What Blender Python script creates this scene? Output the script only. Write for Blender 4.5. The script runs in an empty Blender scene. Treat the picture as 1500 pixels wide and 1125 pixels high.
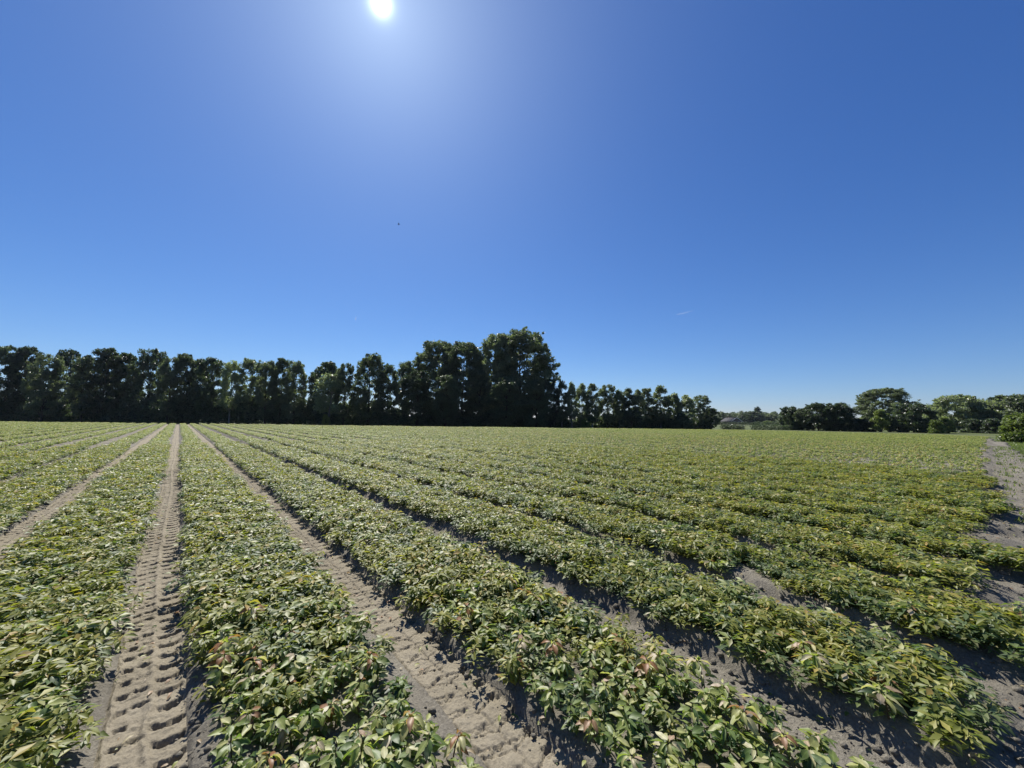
import bpy, math, random
import numpy as np
from mathutils import Matrix, Vector

# ------------------------------------------------------------------ scene, camera, sky, sun
S = bpy.context.scene
C = S.collection
R = math.radians
EYE = 1.6
PITCH, YAW, ROLL = R(5.277), R(40.77), R(0.6)
FPX, CX, CY = 563.0, 750.0, 562.5

cam_data = bpy.data.cameras.new('camera')
cam = bpy.data.objects.new('camera', cam_data)
C.objects.link(cam)
cam_data.sensor_width = 36.0
cam_data.lens = FPX / 1500 * 36
cam_data.clip_start, cam_data.clip_end = 0.05, 9000
cam.matrix_world = (Matrix.Translation((0, 0, EYE)) @ Matrix.Rotation(-YAW, 4, 'Z')
                    @ Matrix.Rotation(math.pi/2 + PITCH, 4, 'X') @ Matrix.Rotation(ROLL, 4, 'Z'))
S.camera = cam
S.render.resolution_x, S.render.resolution_y = 1024, 768
S.view_settings.view_transform = 'Standard'
S.view_settings.look = 'None'
S.view_settings.gamma = 1
S.view_settings.exposure = 0.35

SUN_EL, SUN_AZ = R(47.9), R(19.55)           # azimuth measured from +Y towards +X
SUN_DIR = Vector((math.sin(SUN_AZ)*math.cos(SUN_EL), math.cos(SUN_AZ)*math.cos(SUN_EL), math.sin(SUN_EL)))

W = bpy.data.worlds.new('World'); S.world = W; W.use_nodes = True
nt = W.node_tree; nt.nodes.clear()
def N(tree, typ, **kw):
    n = tree.nodes.new(typ)
    for k, v in kw.items():
        if k == 'inp':
            for a, b in v.items(): n.inputs[a].default_value = b
        else: setattr(n, k, v)
    return n
sky = N(nt, 'ShaderNodeTexSky', sky_type='NISHITA', sun_disc=False, sun_elevation=SUN_EL, sun_rotation=SUN_AZ,
        altitude=0, air_density=1.0, dust_density=0.0, ozone_density=2.5)
tc = N(nt, 'ShaderNodeTexCoord')
nrm = N(nt, 'ShaderNodeVectorMath', operation='NORMALIZE'); nt.links.new(tc.outputs['Generated'], nrm.inputs[0])
dot = N(nt, 'ShaderNodeVectorMath', operation='DOT_PRODUCT'); nt.links.new(nrm.outputs[0], dot.inputs[0]); dot.inputs[1].default_value = SUN_DIR
cl = N(nt, 'ShaderNodeMath', operation='MINIMUM', inp={1: 0.9999999}); nt.links.new(dot.outputs['Value'], cl.inputs[0])
ang = N(nt, 'ShaderNodeMath', operation='ARCCOSINE'); nt.links.new(cl.outputs[0], ang.inputs[0])
def expo(deg, amp):
    a = N(nt, 'ShaderNodeMath', operation='MULTIPLY', inp={1: -1/R(deg)}); nt.links.new(ang.outputs[0], a.inputs[0])
    e = N(nt, 'ShaderNodeMath', operation='EXPONENT'); nt.links.new(a.outputs[0], e.inputs[0])
    m = N(nt, 'ShaderNodeMath', operation='MULTIPLY', inp={1: amp}); nt.links.new(e.outputs[0], m.inputs[0])
    return m
EXPO = 0.65
S.view_settings.exposure = EXPO
SKY = 0.1
def vmath(op, a, b):
    n = N(nt, 'ShaderNodeVectorMath', operation=op); nt.links.new(a, n.inputs[0])
    if isinstance(b, tuple): n.inputs[1].default_value = b
    else: nt.links.new(b, n.inputs[1])
    return n.outputs[0]
low = vmath('SCALE', sky.outputs[0], (0, 0, 0)); low.node.inputs['Scale'].default_value = 0.1
sep = N(nt, 'ShaderNodeSeparateXYZ'); nt.links.new(low, sep.inputs[0]); com = N(nt, 'ShaderNodeCombineXYZ')
for k in range(3):                                             # deeper blue away from the sun
    pw = N(nt, 'ShaderNodeMath', operation='POWER', inp={1: (1.25, 1.05, 0.85)[k]}); nt.links.new(sep.outputs[k], pw.inputs[0]); nt.links.new(pw.outputs[0], com.inputs[k])
deep = vmath('MULTIPLY', com.outputs[0], (0.62, 0.70, 0.96))
g1 = expo(0.37, 10.0); g2 = expo(11.5, 0.58)                    # the sun's own glare and its wide aureole
gs = N(nt, 'ShaderNodeMath', operation='ADD'); nt.links.new(g1.outputs[0], gs.inputs[0]); nt.links.new(g2.outputs[0], gs.inputs[1])
gcol = N(nt, 'ShaderNodeVectorMath', operation='SCALE'); gcol.inputs[0].default_value = (0.84, 0.97, 1.0); nt.links.new(gs.outputs[0], gcol.inputs['Scale'])
allc = vmath('ADD', deep, gcol.outputs[0])
fin = vmath('SCALE', allc, (0, 0, 0)); fin.node.inputs['Scale'].default_value = 1/(SKY*2**EXPO)
bg = N(nt, 'ShaderNodeBackground', inp={'Strength': SKY}); nt.links.new(fin, bg.inputs['Color'])
wo = N(nt, 'ShaderNodeOutputWorld'); nt.links.new(bg.outputs[0], wo.inputs[0])

sl = bpy.data.lights.new('sun', 'SUN'); sl.energy = 5.0; sl.angle = R(0.53); sl.color = (1.0, 0.955, 0.88)
so = bpy.data.objects.new('sun', sl); C.objects.link(so)
so.rotation_euler = SUN_DIR.to_track_quat('Z', 'Y').to_euler()
so.location = SUN_DIR * 50

# ------------------------------------------------------------------ helpers
def ray(px, py):
    x, y = (px-CX)/FPX, -(py-CY)/FPX
    c, s = math.cos(ROLL), math.sin(ROLL)
    x, y = x*c - y*s, x*s + y*c
    c, s = math.cos(PITCH), math.sin(PITCH)
    up, fw = y*c + s, c - y*s
    c, s = math.cos(YAW), math.sin(YAW)
    return Vector((x*c + fw*s, -x*s + fw*c, up))     # depth along the view is about 1
def horizon_y(px): return 614.5 + (px-750)*0.01047

_lat = np.random.RandomState(5).rand(257, 257)
def vnoise(x, y):
    x = np.asarray(x, float); y = np.asarray(y, float)
    xi = np.floor(x).astype(int); yi = np.floor(y).astype(int)
    fx = x-xi; fy = y-yi
    fx = fx*fx*(3-2*fx); fy = fy*fy*(3-2*fy)
    a, b, c, d = xi % 256, yi % 256, (xi+1) % 256, (yi+1) % 256
    return (_lat[a, b]*(1-fx)*(1-fy) + _lat[c, b]*fx*(1-fy) + _lat[a, d]*(1-fx)*fy + _lat[c, d]*fx*fy)
def fbm(x, y, o=4):
    t, a, s = 0, 0.5, 0
    for k in range(o):
        t = t + a*vnoise(x*2**k + 17.3*k, y*2**k + 41.7*k); s += a; a *= 0.5
    return t/s - 0.5

def mesh_np(name, v, faces, mat=None, smooth=False, attrs=None):
    """v (n,3); faces: list of int arrays each (m,k)"""
    me = bpy.data.meshes.new(name)
    v = np.asarray(v, np.float32)
    fs = [np.asarray(f, np.int32) for f in faces if len(f)]
    me.vertices.add(len(v)); me.vertices.foreach_set('co', v.ravel())
    loops = np.concatenate([f.ravel() for f in fs])
    tot = np.concatenate([np.full(len(f), f.shape[1], np.int32) for f in fs])
    st = np.concatenate([[0], np.cumsum(tot)[:-1]]).astype(np.int32)
    me.loops.add(len(loops)); me.loops.foreach_set('vertex_index', loops)
    me.polygons.add(len(tot)); me.polygons.foreach_set('loop_start', st)
    if smooth: me.polygons.foreach_set('use_smooth', np.ones(len(tot), bool))
    for k, a in (attrs or {}).items():
        at = me.attributes.new(k, 'FLOAT', 'POINT'); at.data.foreach_set('value', np.asarray(a, np.float32))
    me.update(calc_edges=True)
    if mat: me.materials.append(mat)
    return me
def link(name, me, parent=None, **props):
    o = bpy.data.objects.new(name, me); C.objects.link(o)
    if parent: o.parent = parent
    for k, v in props.items(): o[k] = v
    return o
def thing(name, label, cat, loc=(0, 0, 0), group=None):
    o = bpy.data.objects.new(name, None); C.objects.link(o)
    o.location = loc; o['label'] = label; o['category'] = cat
    if group: o['group'] = group
    return o
class MB:
    def __init__(s): s.v = []; s.q = []; s.t = []; s.n = 0
    def add(s, v, q=(), t=()):
        s.v.append(np.asarray(v, float))
        if len(q): s.q.append(np.asarray(q)+s.n)
        if len(t): s.t.append(np.asarray(t)+s.n)
        s.n += len(v)
    def tube(s, pts, rad, k=6):
        pts = np.asarray(pts, float); n = len(pts)
        d = np.gradient(pts, axis=0); d /= np.linalg.norm(d, axis=1)[:, None]+1e-9
        a = np.cross(d, [0.31, 0.95, 0.05]); a /= np.linalg.norm(a, axis=1)[:, None]+1e-9
        b = np.cross(d, a)
        th = np.arange(k)/k*2*math.pi
        ring = (a[:, None]*np.cos(th)[None, :, None] + b[:, None]*np.sin(th)[None, :, None])*np.asarray(rad)[:, None, None] + pts[:, None]
        q = [[i*k+j, i*k+(j+1) % k, (i+1)*k+(j+1) % k, (i+1)*k+j] for i in range(n-1) for j in range(k)]
        s.add(ring.reshape(-1, 3), q)
    def box(s, lo, hi):
        x0, y0, z0 = lo; x1, y1, z1 = hi
        s.add([(x0,y0,z0),(x1,y0,z0),(x1,y1,z0),(x0,y1,z0),(x0,y0,z1),(x1,y0,z1),(x1,y1,z1),(x0,y1,z1)],
              [(3,2,1,0),(4,5,6,7),(0,1,5,4),(1,2,6,5),(2,3,7,6),(3,0,4,7)])
    def mesh(s, name, mat, smooth=False):
        f = []
        if s.q: f.append(np.concatenate(s.q))
        if s.t: f.append(np.concatenate(s.t))
        return mesh_np(name, np.concatenate(s.v), f, mat, smooth)

# ------------------------------------------------------------------ materials
def new_mat(name):
    m = bpy.data.materials.new(name); m.use_nodes = True
    t = m.node_tree; t.nodes.clear()
    return m, t, N(t, 'ShaderNodeOutputMaterial')
def ramp(t, stops, interp='LINEAR'):
    r = N(t, 'ShaderNodeValToRGB'); r.color_ramp.interpolation = interp
    e = r.color_ramp.elements
    while len(e) < len(stops): e.new(0.5)
    for k, (p, c) in enumerate(stops): e[k].position = p; e[k].color = (*c, 1)
    return r

def soil_mat(name, stops, bump, fine=60.0):
    m, t, out = new_mat(name); L = t.links.new
    geo = N(t, 'ShaderNodeNewGeometry')
    n1 = N(t, 'ShaderNodeTexNoise', inp={'Scale': 1.3, 'Detail': 8, 'Roughness': 0.65}); L(geo.outputs['Position'], n1.inputs['Vector'])
    n2 = N(t, 'ShaderNodeTexNoise', inp={'Scale': fine, 'Detail': 5, 'Roughness': 0.7}); L(geo.outputs['Position'], n2.inputs['Vector'])
    mx = N(t, 'ShaderNodeMath', operation='ADD'); L(n1.outputs[0], mx.inputs[0]); L(n2.outputs[0], mx.inputs[1])
    hf = N(t, 'ShaderNodeMath', operation='MULTIPLY', inp={1: 0.5}); L(mx.outputs[0], hf.inputs[0])
    r = ramp(t, stops); L(hf.outputs[0], r.inputs[0])
    b = N(t, 'ShaderNodeBump', inp={'Strength': bump, 'Distance': 0.015}); L(n2.outputs[0], b.inputs['Height'])
    p = N(t, 'ShaderNodeBsdfPrincipled', inp={'Roughness': 0.95, 'Specular IOR Level': 0.15})
    L(r.outputs[0], p.inputs['Base Color']); L(b.outputs[0], p.inputs['Normal']); L(p.outputs[0], out.inputs[0])
    return m
M_soil = soil_mat('field_soil', [(0.36, (0.098, 0.088, 0.07)), (0.5, (0.162, 0.147, 0.118)), (0.63, (0.24, 0.22, 0.18))], 0.9)
M_track = soil_mat('pressed_soil', [(0.36, (0.165, 0.143, 0.102)), (0.5, (0.235, 0.205, 0.150)), (0.64, (0.30, 0.265, 0.20))], 0.6, 110)

def grass_ground_mat():
    m, t, out = new_mat('meadow'); L = t.links.new
    geo = N(t, 'ShaderNodeNewGeometry')
    n1 = N(t, 'ShaderNodeTexNoise', inp={'Scale': 0.25, 'Detail': 8, 'Roughness': 0.6}); L(geo.outputs['Position'], n1.inputs['Vector'])
    n2 = N(t, 'ShaderNodeTexNoise', inp={'Scale': 9.0, 'Detail': 6, 'Roughness': 0.7}); L(geo.outputs['Position'], n2.inputs['Vector'])
    mx = N(t, 'ShaderNodeMath', operation='ADD'); L(n1.outputs[0], mx.inputs[0]); L(n2.outputs[0], mx.inputs[1])
    hf = N(t, 'ShaderNodeMath', operation='MULTIPLY', inp={1: 0.5}); L(mx.outputs[0], hf.inputs[0])
    r = ramp(t, [(0.35, (0.045, 0.07, 0.022)), (0.5, (0.08, 0.10, 0.034)), (0.66, (0.15, 0.145, 0.07))]); L(hf.outputs[0], r.inputs[0])
    b = N(t, 'ShaderNodeBump', inp={'Strength': 0.8, 'Distance': 0.08}); L(n2.outputs[0], b.inputs['Height'])
    p = N(t, 'ShaderNodeBsdfPrincipled', inp={'Roughness': 0.9, 'Specular IOR Level': 0.2})
    L(r.outputs[0], p.inputs['Base Color']); L(b.outputs[0], p.inputs['Normal']); L(p.outputs[0], out.inputs[0])
    return m
M_meadow = grass_ground_mat()

def leaf_shader(t, L, col_socket, out, rough, trans, tcol=(1.4, 1.55, 0.72), spec=0.5):
    p = N(t, 'ShaderNodeBsdfPrincipled', inp={'Roughness': rough, 'Specular IOR Level': spec}); L(col_socket, p.inputs['Base Color'])
    tm = N(t, 'ShaderNodeMix', data_type='RGBA', blend_type='MULTIPLY', inp={0: 1.0, 7: (*tcol, 1)}); L(col_socket, tm.inputs[6])
    tr = N(t, 'ShaderNodeBsdfTranslucent'); L(tm.outputs[2], tr.inputs['Color'])
    ms = N(t, 'ShaderNodeMixShader', inp={0: trans}); L(p.outputs[0], ms.inputs[1]); L(tr.outputs[0], ms.inputs[2])
    L(ms.outputs[0], out.inputs[0])

def crop_mat(name, stops, rough=0.42, trans=0.40):
    m, t, out = new_mat(name); L = t.links.new
    at = N(t, 'ShaderNodeAttribute', attribute_name='leaf_tone')
    oi = N(t, 'ShaderNodeObjectInfo')
    geo = N(t, 'ShaderNodeNewGeometry')
    nz = N(t, 'ShaderNodeTexNoise', inp={'Scale': 0.9, 'Detail': 4}); L(geo.outputs['Position'], nz.inputs['Vector'])
    a = N(t, 'ShaderNodeMath', operation='MULTIPLY_ADD', inp={1: 0.22, 2: -0.11}); L(oi.outputs['Random'], a.inputs[0])
    b = N(t, 'ShaderNodeMath', operation='MULTIPLY_ADD', inp={1: 0.5, 2: -0.25}); L(nz.outputs[0], b.inputs[0])
    s1 = N(t, 'ShaderNodeMath', operation='ADD'); L(at.outputs['Fac'], s1.inputs[0]); L(a.outputs[0], s1.inputs[1])
    s2 = N(t, 'ShaderNodeMath', operation='ADD', use_clamp=True); L(s1.outputs[0], s2.inputs[0]); L(b.outputs[0], s2.inputs[1])
    r = ramp(t, stops); L(s2.outputs[0], r.inputs[0])
    rb = N(t, 'ShaderNodeAttribute', attribute_name='leaf_rib')
    rp = N(t, 'ShaderNodeMath', operation='POWER', inp={1: 7.0}); L(rb.outputs['Fac'], rp.inputs[0])
    rk = N(t, 'ShaderNodeMath', operation='MULTIPLY_ADD', inp={1: 0.55, 2: 1.0}); L(rp.outputs[0], rk.inputs[0])
    vn = N(t, 'ShaderNodeTexNoise', inp={'Scale': 55.0, 'Detail': 3}); L(geo.outputs['Position'], vn.inputs['Vector'])
    vk = N(t, 'ShaderNodeMath', operation='MULTIPLY_ADD', inp={1: 0.6, 2: 0.7}); L(vn.outputs[0], vk.inputs[0])
    kk = N(t, 'ShaderNodeMath', operation='MULTIPLY'); L(rk.outputs[0], kk.inputs[0]); L(vk.outputs[0], kk.inputs[1])
    sc_ = N(t, 'ShaderNodeVectorMath', operation='SCALE'); L(r.outputs[0], sc_.inputs[0]); L(kk.outputs[0], sc_.inputs['Scale'])
    leaf_shader(t, L, sc_.outputs[0], out, rough, trans, spec=0.42)
    return m
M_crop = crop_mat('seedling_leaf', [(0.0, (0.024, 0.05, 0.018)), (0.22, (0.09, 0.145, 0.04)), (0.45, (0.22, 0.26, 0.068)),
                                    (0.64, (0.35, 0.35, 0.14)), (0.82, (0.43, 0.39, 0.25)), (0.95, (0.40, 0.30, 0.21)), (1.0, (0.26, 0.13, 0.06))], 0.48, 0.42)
M_crop_dull = crop_mat('dull_seedling_leaf', [(0.0, (0.045, 0.082, 0.030)), (0.4, (0.115, 0.16, 0.058)), (0.75, (0.20, 0.225, 0.09)), (1.0, (0.24, 0.22, 0.11))], 0.5, 0.40)
M_crop_yellow = crop_mat('yellow_seedling_leaf', [(0.0, (0.09, 0.12, 0.022)), (0.4, (0.20, 0.215, 0.045)), (0.75, (0.31, 0.29, 0.065)), (1.0, (0.36, 0.25, 0.07))], 0.5, 0.40)

def simple(name, col, rough=0.9, spec=0.2):
    m, t, out = new_mat(name)
    geo = N(t, 'ShaderNodeNewGeometry'); nz = N(t, 'ShaderNodeTexNoise', inp={'Scale': 3.0, 'Detail': 6}); t.links.new(geo.outputs['Position'], nz.inputs['Vector'])
    r = ramp(t, [(0.3, tuple(c*0.65 for c in col)), (0.7, tuple(c*1.3 for c in col))]); t.links.new(nz.outputs[0], r.inputs[0])
    p = N(t, 'ShaderNodeBsdfPrincipled', inp={'Roughness': rough, 'Specular IOR Level': spec})
    t.links.new(r.outputs[0], p.inputs['Base Color']); t.links.new(p.outputs[0], out.inputs[0]); return m
M_stem = simple('seedling_stem', (0.09, 0.07, 0.035))
M_bark = simple('bark', (0.055, 0.045, 0.035))
M_palebark = simple('pale_bark', (0.20, 0.19, 0.165))

def tree_mat(name, lo, hi, trans=0.25):
    m, t, out = new_mat(name); L = t.links.new
    at = N(t, 'ShaderNodeAttribute', attribute_name='leaf_tone'); oi = N(t, 'ShaderNodeObjectInfo')
    a = N(t, 'ShaderNodeMath', operation='MULTIPLY_ADD', inp={1: 0.5, 2: -0.25}); L(oi.outputs['Random'], a.inputs[0])
    s1 = N(t, 'ShaderNodeMath', operation='ADD', use_clamp=True); L(at.outputs['Fac'], s1.inputs[0]); L(a.outputs[0], s1.inputs[1])
    r = ramp(t, [(0.0, lo), (1.0, hi)]); L(s1.outputs[0], r.inputs[0])
    leaf_shader(t, L, r.outputs[0], out, 0.42, trans, (1.3, 1.4, 0.75), 0.55)
    return m
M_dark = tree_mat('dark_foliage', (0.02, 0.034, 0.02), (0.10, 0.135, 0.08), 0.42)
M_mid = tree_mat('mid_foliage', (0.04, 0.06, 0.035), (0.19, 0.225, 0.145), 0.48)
M_pale = tree_mat('pale_foliage', (0.10, 0.13, 0.08), (0.27, 0.31, 0.20), 0.5)
M_bright = tree_mat('bright_foliage', (0.08, 0.12, 0.03), (0.19, 0.23, 0.07), 0.45)

# ------------------------------------------------------------------ the setting: ground, field soil, tyre tracks
EDGE_N, EDGE_C = np.array([0.694, 0.72]), 71.3       # far edge of the field: n.p = c
FIELD_X1 = 76.0
BED = 1.40
TRACKS = [-1.47, -0.04, 1.39]
def wx(y): return 1 - 0.09*np.exp(-np.maximum(y, 0)/2.2)      # the rows close up a little at the headland
def is_field(x, y): return (x*EDGE_N[0] + y*EDGE_N[1] < EDGE_C) & (x < FIELD_X1)

g = []
gx = np.concatenate([np.linspace(-3000, -200, 15), np.linspace(-150, 300, 46), np.linspace(400, 3000, 14)])
X, Y = np.meshgrid(gx, gx, indexing='ij')
Z = -0.03 + 0.05*fbm(X/30, Y/30, 3)*(np.abs(X) < 400)*(np.abs(Y) < 400) - 0.02
def grid_faces(nx, ny):
    i = np.arange(nx*ny).reshape(nx, ny)
    return np.stack([i[:-1, :-1], i[1:, :-1], i[1:, 1:], i[:-1, 1:]], -1).reshape(-1, 4)
link('ground', mesh_np('ground', np.stack([X, Y, Z], -1).reshape(-1, 3), [grid_faces(*X.shape)], M_meadow, True), kind='structure')

def grow(a, b, s0, k):
    o = [a]; s = s0
    while o[-1] < b: o.append(o[-1]+s); s *= k
    return o
def smooth01(a, b, x):
    t = np.clip((x-a)/(b-a), 0, 1); return t*t*(3-2*t)
def bed_profile(x, y):
    x = x/wx(y)
    d = np.abs((x - TRACKS[1] + BED/2) % BED - BED/2)          # distance to the nearest furrow centre
    return (0.07+0.035*smooth01(1.6, 3.0, x))*np.clip((d-0.17)/0.13, 0, 1)**0.8
def soil_z(x, y):
    inb = np.clip((y + 0.25 + 0.028*np.maximum(x, 0) + 0.5*fbm(x*1.7, x*0+3, 3))/0.35, 0, 1)
    z = 0.012 + bed_profile(x, y)*inb + 0.018*inb*0
    r = np.hypot(x, y)
    amp = np.where(r < 14, 1.0, np.where(y < 0, 1.7, 0.6))
    z = z + amp*(0.035*fbm(x*3.1, y*3.1, 4) + 0.028*np.abs(fbm(x*14, y*14, 3)) + 0.016*fbm(x*38, y*38, 2))
    return z
xs = np.array([-v for v in grow(3.5, 52, 0.05, 1.03)][::-1] + list(np.arange(-3.4, 7.5, 0.022)) + grow(7.52, 80, 0.04, 1.008))
ys = np.array([-v for v in grow(1.5, 14, 0.06, 1.05)][::-1] + list(np.arange(-1.46, 6.0, 0.024)) + grow(6.03, 160, 0.03, 1.022))
X, Y = np.meshgrid(xs, ys, indexing='ij')
Z = soil_z(X, Y)
wob = 0.5*fbm(X*0.3, Y*0.3, 3)
out = (~((X*EDGE_N[0] + Y*EDGE_N[1] < EDGE_C+0.6) & (X < FIELD_X1+0.5))) | ((X > 21+wob*6) & (Y < -1.4+0.9*wob+0.5*fbm(X*0.7, Y*1.5, 3) - 0.022*X)) | ((X > 58+5*wob) & (Y < -0.35-0.028*X+0.6*fbm(X*0.9, Y*2, 3)))
Z = np.where(out, -0.35, Z)
for tx in TRACKS:                                              # the pressed tracks are sheets of their own
    ctr = tx*wx(Y) + 0.02*np.sin(Y*0.7)
    Z = np.where((np.abs(X-ctr) < 0.155) & (Y > 0.1), Z.clip(max=0.0)-0.05, Z)
link('field_soil', mesh_np('field_soil', np.stack([X, Y, Z], -1).reshape(-1, 3), [grid_faces(*X.shape)], M_soil, True), kind='structure')

def pocket(u, v, uc, uw, vc, vw, sharp=0.25):
    sharp *= 0.6
    du = np.abs(u-uc)/uw; dv = np.abs((v-vc+0.5) % 1-0.5)/vw
    return (1-smooth01(1-sharp, 1, du))*(1-smooth01(1-sharp, 1, dv))
def track(tx, style, y1=115.0):
    n = 64
    us = np.linspace(0, 1, n)
    yy = np.array(list(np.arange(0.0, 15.0, 0.0075)) + grow(15.0, y1, 0.012, 1.012))
    U, V = np.meshgrid(us, yy, indexing='ij')
    Xw = tx*wx(V) + 0.02*np.sin(V*0.7) + (U-0.5)*0.36 + 0.01*fbm(V*1.5, V*0+tx, 3)*2
    pit = 0.15
    wu = U + 0.09*fbm(Xw*10, V*10, 3) + 0.05*fbm(Xw*42, V*42, 2); wv = V/pit + 0.35*fbm(Xw*5, V*2.5, 3) + (0.22*fbm(Xw*26, V*26, 3))
    z = np.full(U.shape, 0.012)
    fade = 1.0 + 0*V
    if style == 0:
        arc = 0.35*(wu-0.72)**2/0.05
        n1, n2, n3 = (np.floor(wv-arc+0.05), np.floor(wv+0.3), np.floor(wv))
        r1 = 0.65+0.6*vnoise(n1*7.3, n1*3.1+tx); r2 = 0.3+0.7*smooth01(0.2, 0.6, vnoise(n2*5.7+3, n2*2.9+tx)); r3 = smooth01(0.25, 0.75, vnoise(n3*4.1+9, n3*6.3+tx)+0.4*fbm(Xw*30, V*30, 2))
        worn = 0.65+0.35*smooth01(0.25, 0.6, vnoise(Xw*6+2, V*1.7))
        z -= (0.6+0.4*worn)*r1*fade*0.033*pocket(wu, wv - arc, 0.75, 0.19, 0.55, 0.19, 0.6)*(0.6+0.8*vnoise(Xw*45, V*45))      # long curved lug prints
        z -= r2*worn*fade*0.034*pocket(wu, wv + 0.3, 0.20, 0.085, 0.5, 0.19, 0.75)       # round prints by the far edge
        z -= r3*fade*0.022*pocket(wu, wv*1 + 0.9*(wu-0.4) + 0.2, 0.41, 0.11, 0.5, 0.17, 0.75)
        z -= 0.010*r3*pocket(wu, wv*2 - 0.8*wu, 0.33, 0.13, 0.5, 0.16, 1.4)
        z += 0.014*np.exp(-((wu-0.085)/0.022)**2) + 0.012*np.exp(-((wu-0.965)/0.02)**2)
        z += 0.012*np.exp(-((wu-0.5)/0.05)**2)*(0.5+vnoise(wv*2, wu*3))
    else:
        sl1 = wv - 0.9*np.abs(wu-0.5)
        d = np.abs((sl1+0.5) % 1-0.5)
        z -= fade*0.020*(1-smooth01(0.012, 0.045, d))*smooth01(0.1, 0.5, vnoise(Xw*13, V*9))
        z -= fade*0.014*(1-smooth01(0.01, 0.06, np.abs((wv*1.0+0.6*wu+0.3+0.5) % 1-0.5)))*smooth01(0.35, 0.6, vnoise(Xw*8+9, V*7))      # herringbone cracks between pressed plates
        z -= fade*0.022*pocket(wu, wv+0.25, 0.84, 0.09, 0.5, 0.24, 0.5)
        z -= fade*0.016*pocket(wu, wv+0.1, 0.30, 0.12, 0.5, 0.10, 0.6)
        z -= 0.012*np.exp(-((wu-0.5)/0.02)**2)
        z += 0.010*np.exp(-((wu-0.06)/0.03)**2)
    z += 0.014*fbm(Xw*6, V*6, 3) + 0.010*fbm(Xw*34, V*34, 3) + 0.016*np.abs(fbm(Xw*75, V*70, 2))
    ed = np.minimum(U, 1-U)
    k = 1-smooth01(0.0, 0.08, ed)
    z = z*(1-k) + (soil_z(Xw, V)-0.012)*k
    return np.stack([Xw, V, z], -1), U.shape
for tx, st in ((TRACKS[1], 0), (TRACKS[2], 1), (TRACKS[0], 0)):
    v, sh = track(tx, st, {0: 103, 1: 96, 2: 105}[st] if st else 100)
    link('tyre_track', mesh_np('tyre_track', v.reshape(-1, 3), [grid_faces(*sh)], M_track, True), kind='structure')

# crumbs and clods of soil along the furrows
rng = np.random.RandomState(11)
ico_v = np.array([(-1,1.618,0),(1,1.618,0),(-1,-1.618,0),(1,-1.618,0),(0,-1,1.618),(0,1,1.618),(0,-1,-1.618),(0,1,-1.618),(1.618,0,-1),(1.618,0,1),(-1.618,0,-1),(-1.618,0,1)])/1.9
ico_f = np.array([(0,11,5),(0,5,1),(0,1,7),(0,7,10),(0,10,11),(1,5,9),(5,11,4),(11,10,2),(10,7,6),(7,1,8),(3,9,4),(3,4,2),(3,2,6),(3,6,8),(3,8,9),(4,9,5),(2,4,11),(6,2,10),(8,6,7),(9,8,1)])
n = 16000
fi = rng.choice([-2, -1, 0, 1, 2, 3, 4, 5, 6], n)
cx = TRACKS[1] + fi*BED + np.where(rng.rand(n) < 0.72, 0.14+0.17*rng.rand(n), -0.17+0.4*rng.rand(n)*0 - 0.12*rng.rand(n))
other = (fi < -1) | (fi > 1)
cx = np.where(other, TRACKS[1] + fi*BED + rng.uniform(-0.25, 0.25, n), cx)
cy = 0.2 + 14*rng.rand(n)**1.6
ont = (rng.rand(n) < 0.3) & ~other; cx = np.where(ont, TRACKS[1] + fi*BED + rng.uniform(-0.17, 0.17, n), cx)
hl = rng.rand(n) < 0.35
cx = cx*wx(cy); cx = np.where(hl, 2 + 40*rng.rand(n)**1.5, cx); cy = np.where(hl, rng.uniform(-1.6, 0.2, n) - 0.025*cx, cy)
sz = np.where(ont & ~hl, 0.003 + 0.008*rng.rand(n)**3, 0.004 + 0.022*rng.rand(n)**3.5); sz = np.where(hl, sz*np.interp(cx, [5, 14], [1.5, 0.8]), sz)
V = ico_v[None]*(0.7+0.6*rng.rand(n, 12, 1))*sz[:, None, None]*np.array([1, 1, 0.75])
V += np.stack([cx, cy, soil_z(cx, cy)+sz*0.25 - 0.012*(ont & ~hl)], -1)[:, None]
F = ico_f[None] + (np.arange(n)*12)[:, None, None]
link('soil_clods', mesh_np('soil_clods', V.reshape(-1, 3), [F.reshape(-1, 3)], M_soil, False), kind='stuff')

# ------------------------------------------------------------------ the crop
def make_leaf(rng, L, wilt, st=6):
    """a leaf along +x from the origin, folded along its midrib and drooping; returns (st+1)*3 verts"""
    t = np.linspace(0, 1, st+1)
    w = L*(0.19+0.10*rng.rand())*np.sin(math.pi*np.clip(t, 0, 1)**0.85)**0.8*(1-0.25*t)
    w[0] = L*0.012; w[-1] = L*0.006
    bend = rng.uniform(0.0, 0.45) + 1.2*wilt
    a = rng.uniform(-0.1, 0.25) - bend*t
    ds = L/st
    x = np.concatenate([[0], np.cumsum(np.cos(a[:-1])*ds)]); z = np.concatenate([[0], np.cumsum(np.sin(a[:-1])*ds)])
    fold = rng.uniform(0.0, 0.45) + 0.5*wilt
    tw = rng.uniform(-0.5, 0.5)*t
    ph = rng.rand()*6
    out = []
    for sgn in (-1, 0, 1):
        if sgn == 0: out.append(np.stack([x, 0*x, z], -1)); continue
        wave = 0.16*w*np.sin(t*rng.uniform(9, 14)+ph+sgn)
        yy = sgn*w*np.cos(fold); up = w*np.sin(fold) + wave
        c, s = np.cos(tw), np.sin(tw)
        y2 = yy*c - up*s; u2 = yy*s + up*c
        out.append(np.stack([x - u2*np.sin(a), y2, z + u2*np.cos(a)], -1))
    return np.stack(out, 1).reshape(-1, 3)
def leaf_faces(st=6):
    f = []
    for i in range(st):
        for j in range(2):
            k = i*3+j; f.append((k, k+3, k+4, k+1))
    return np.array(f)
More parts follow.
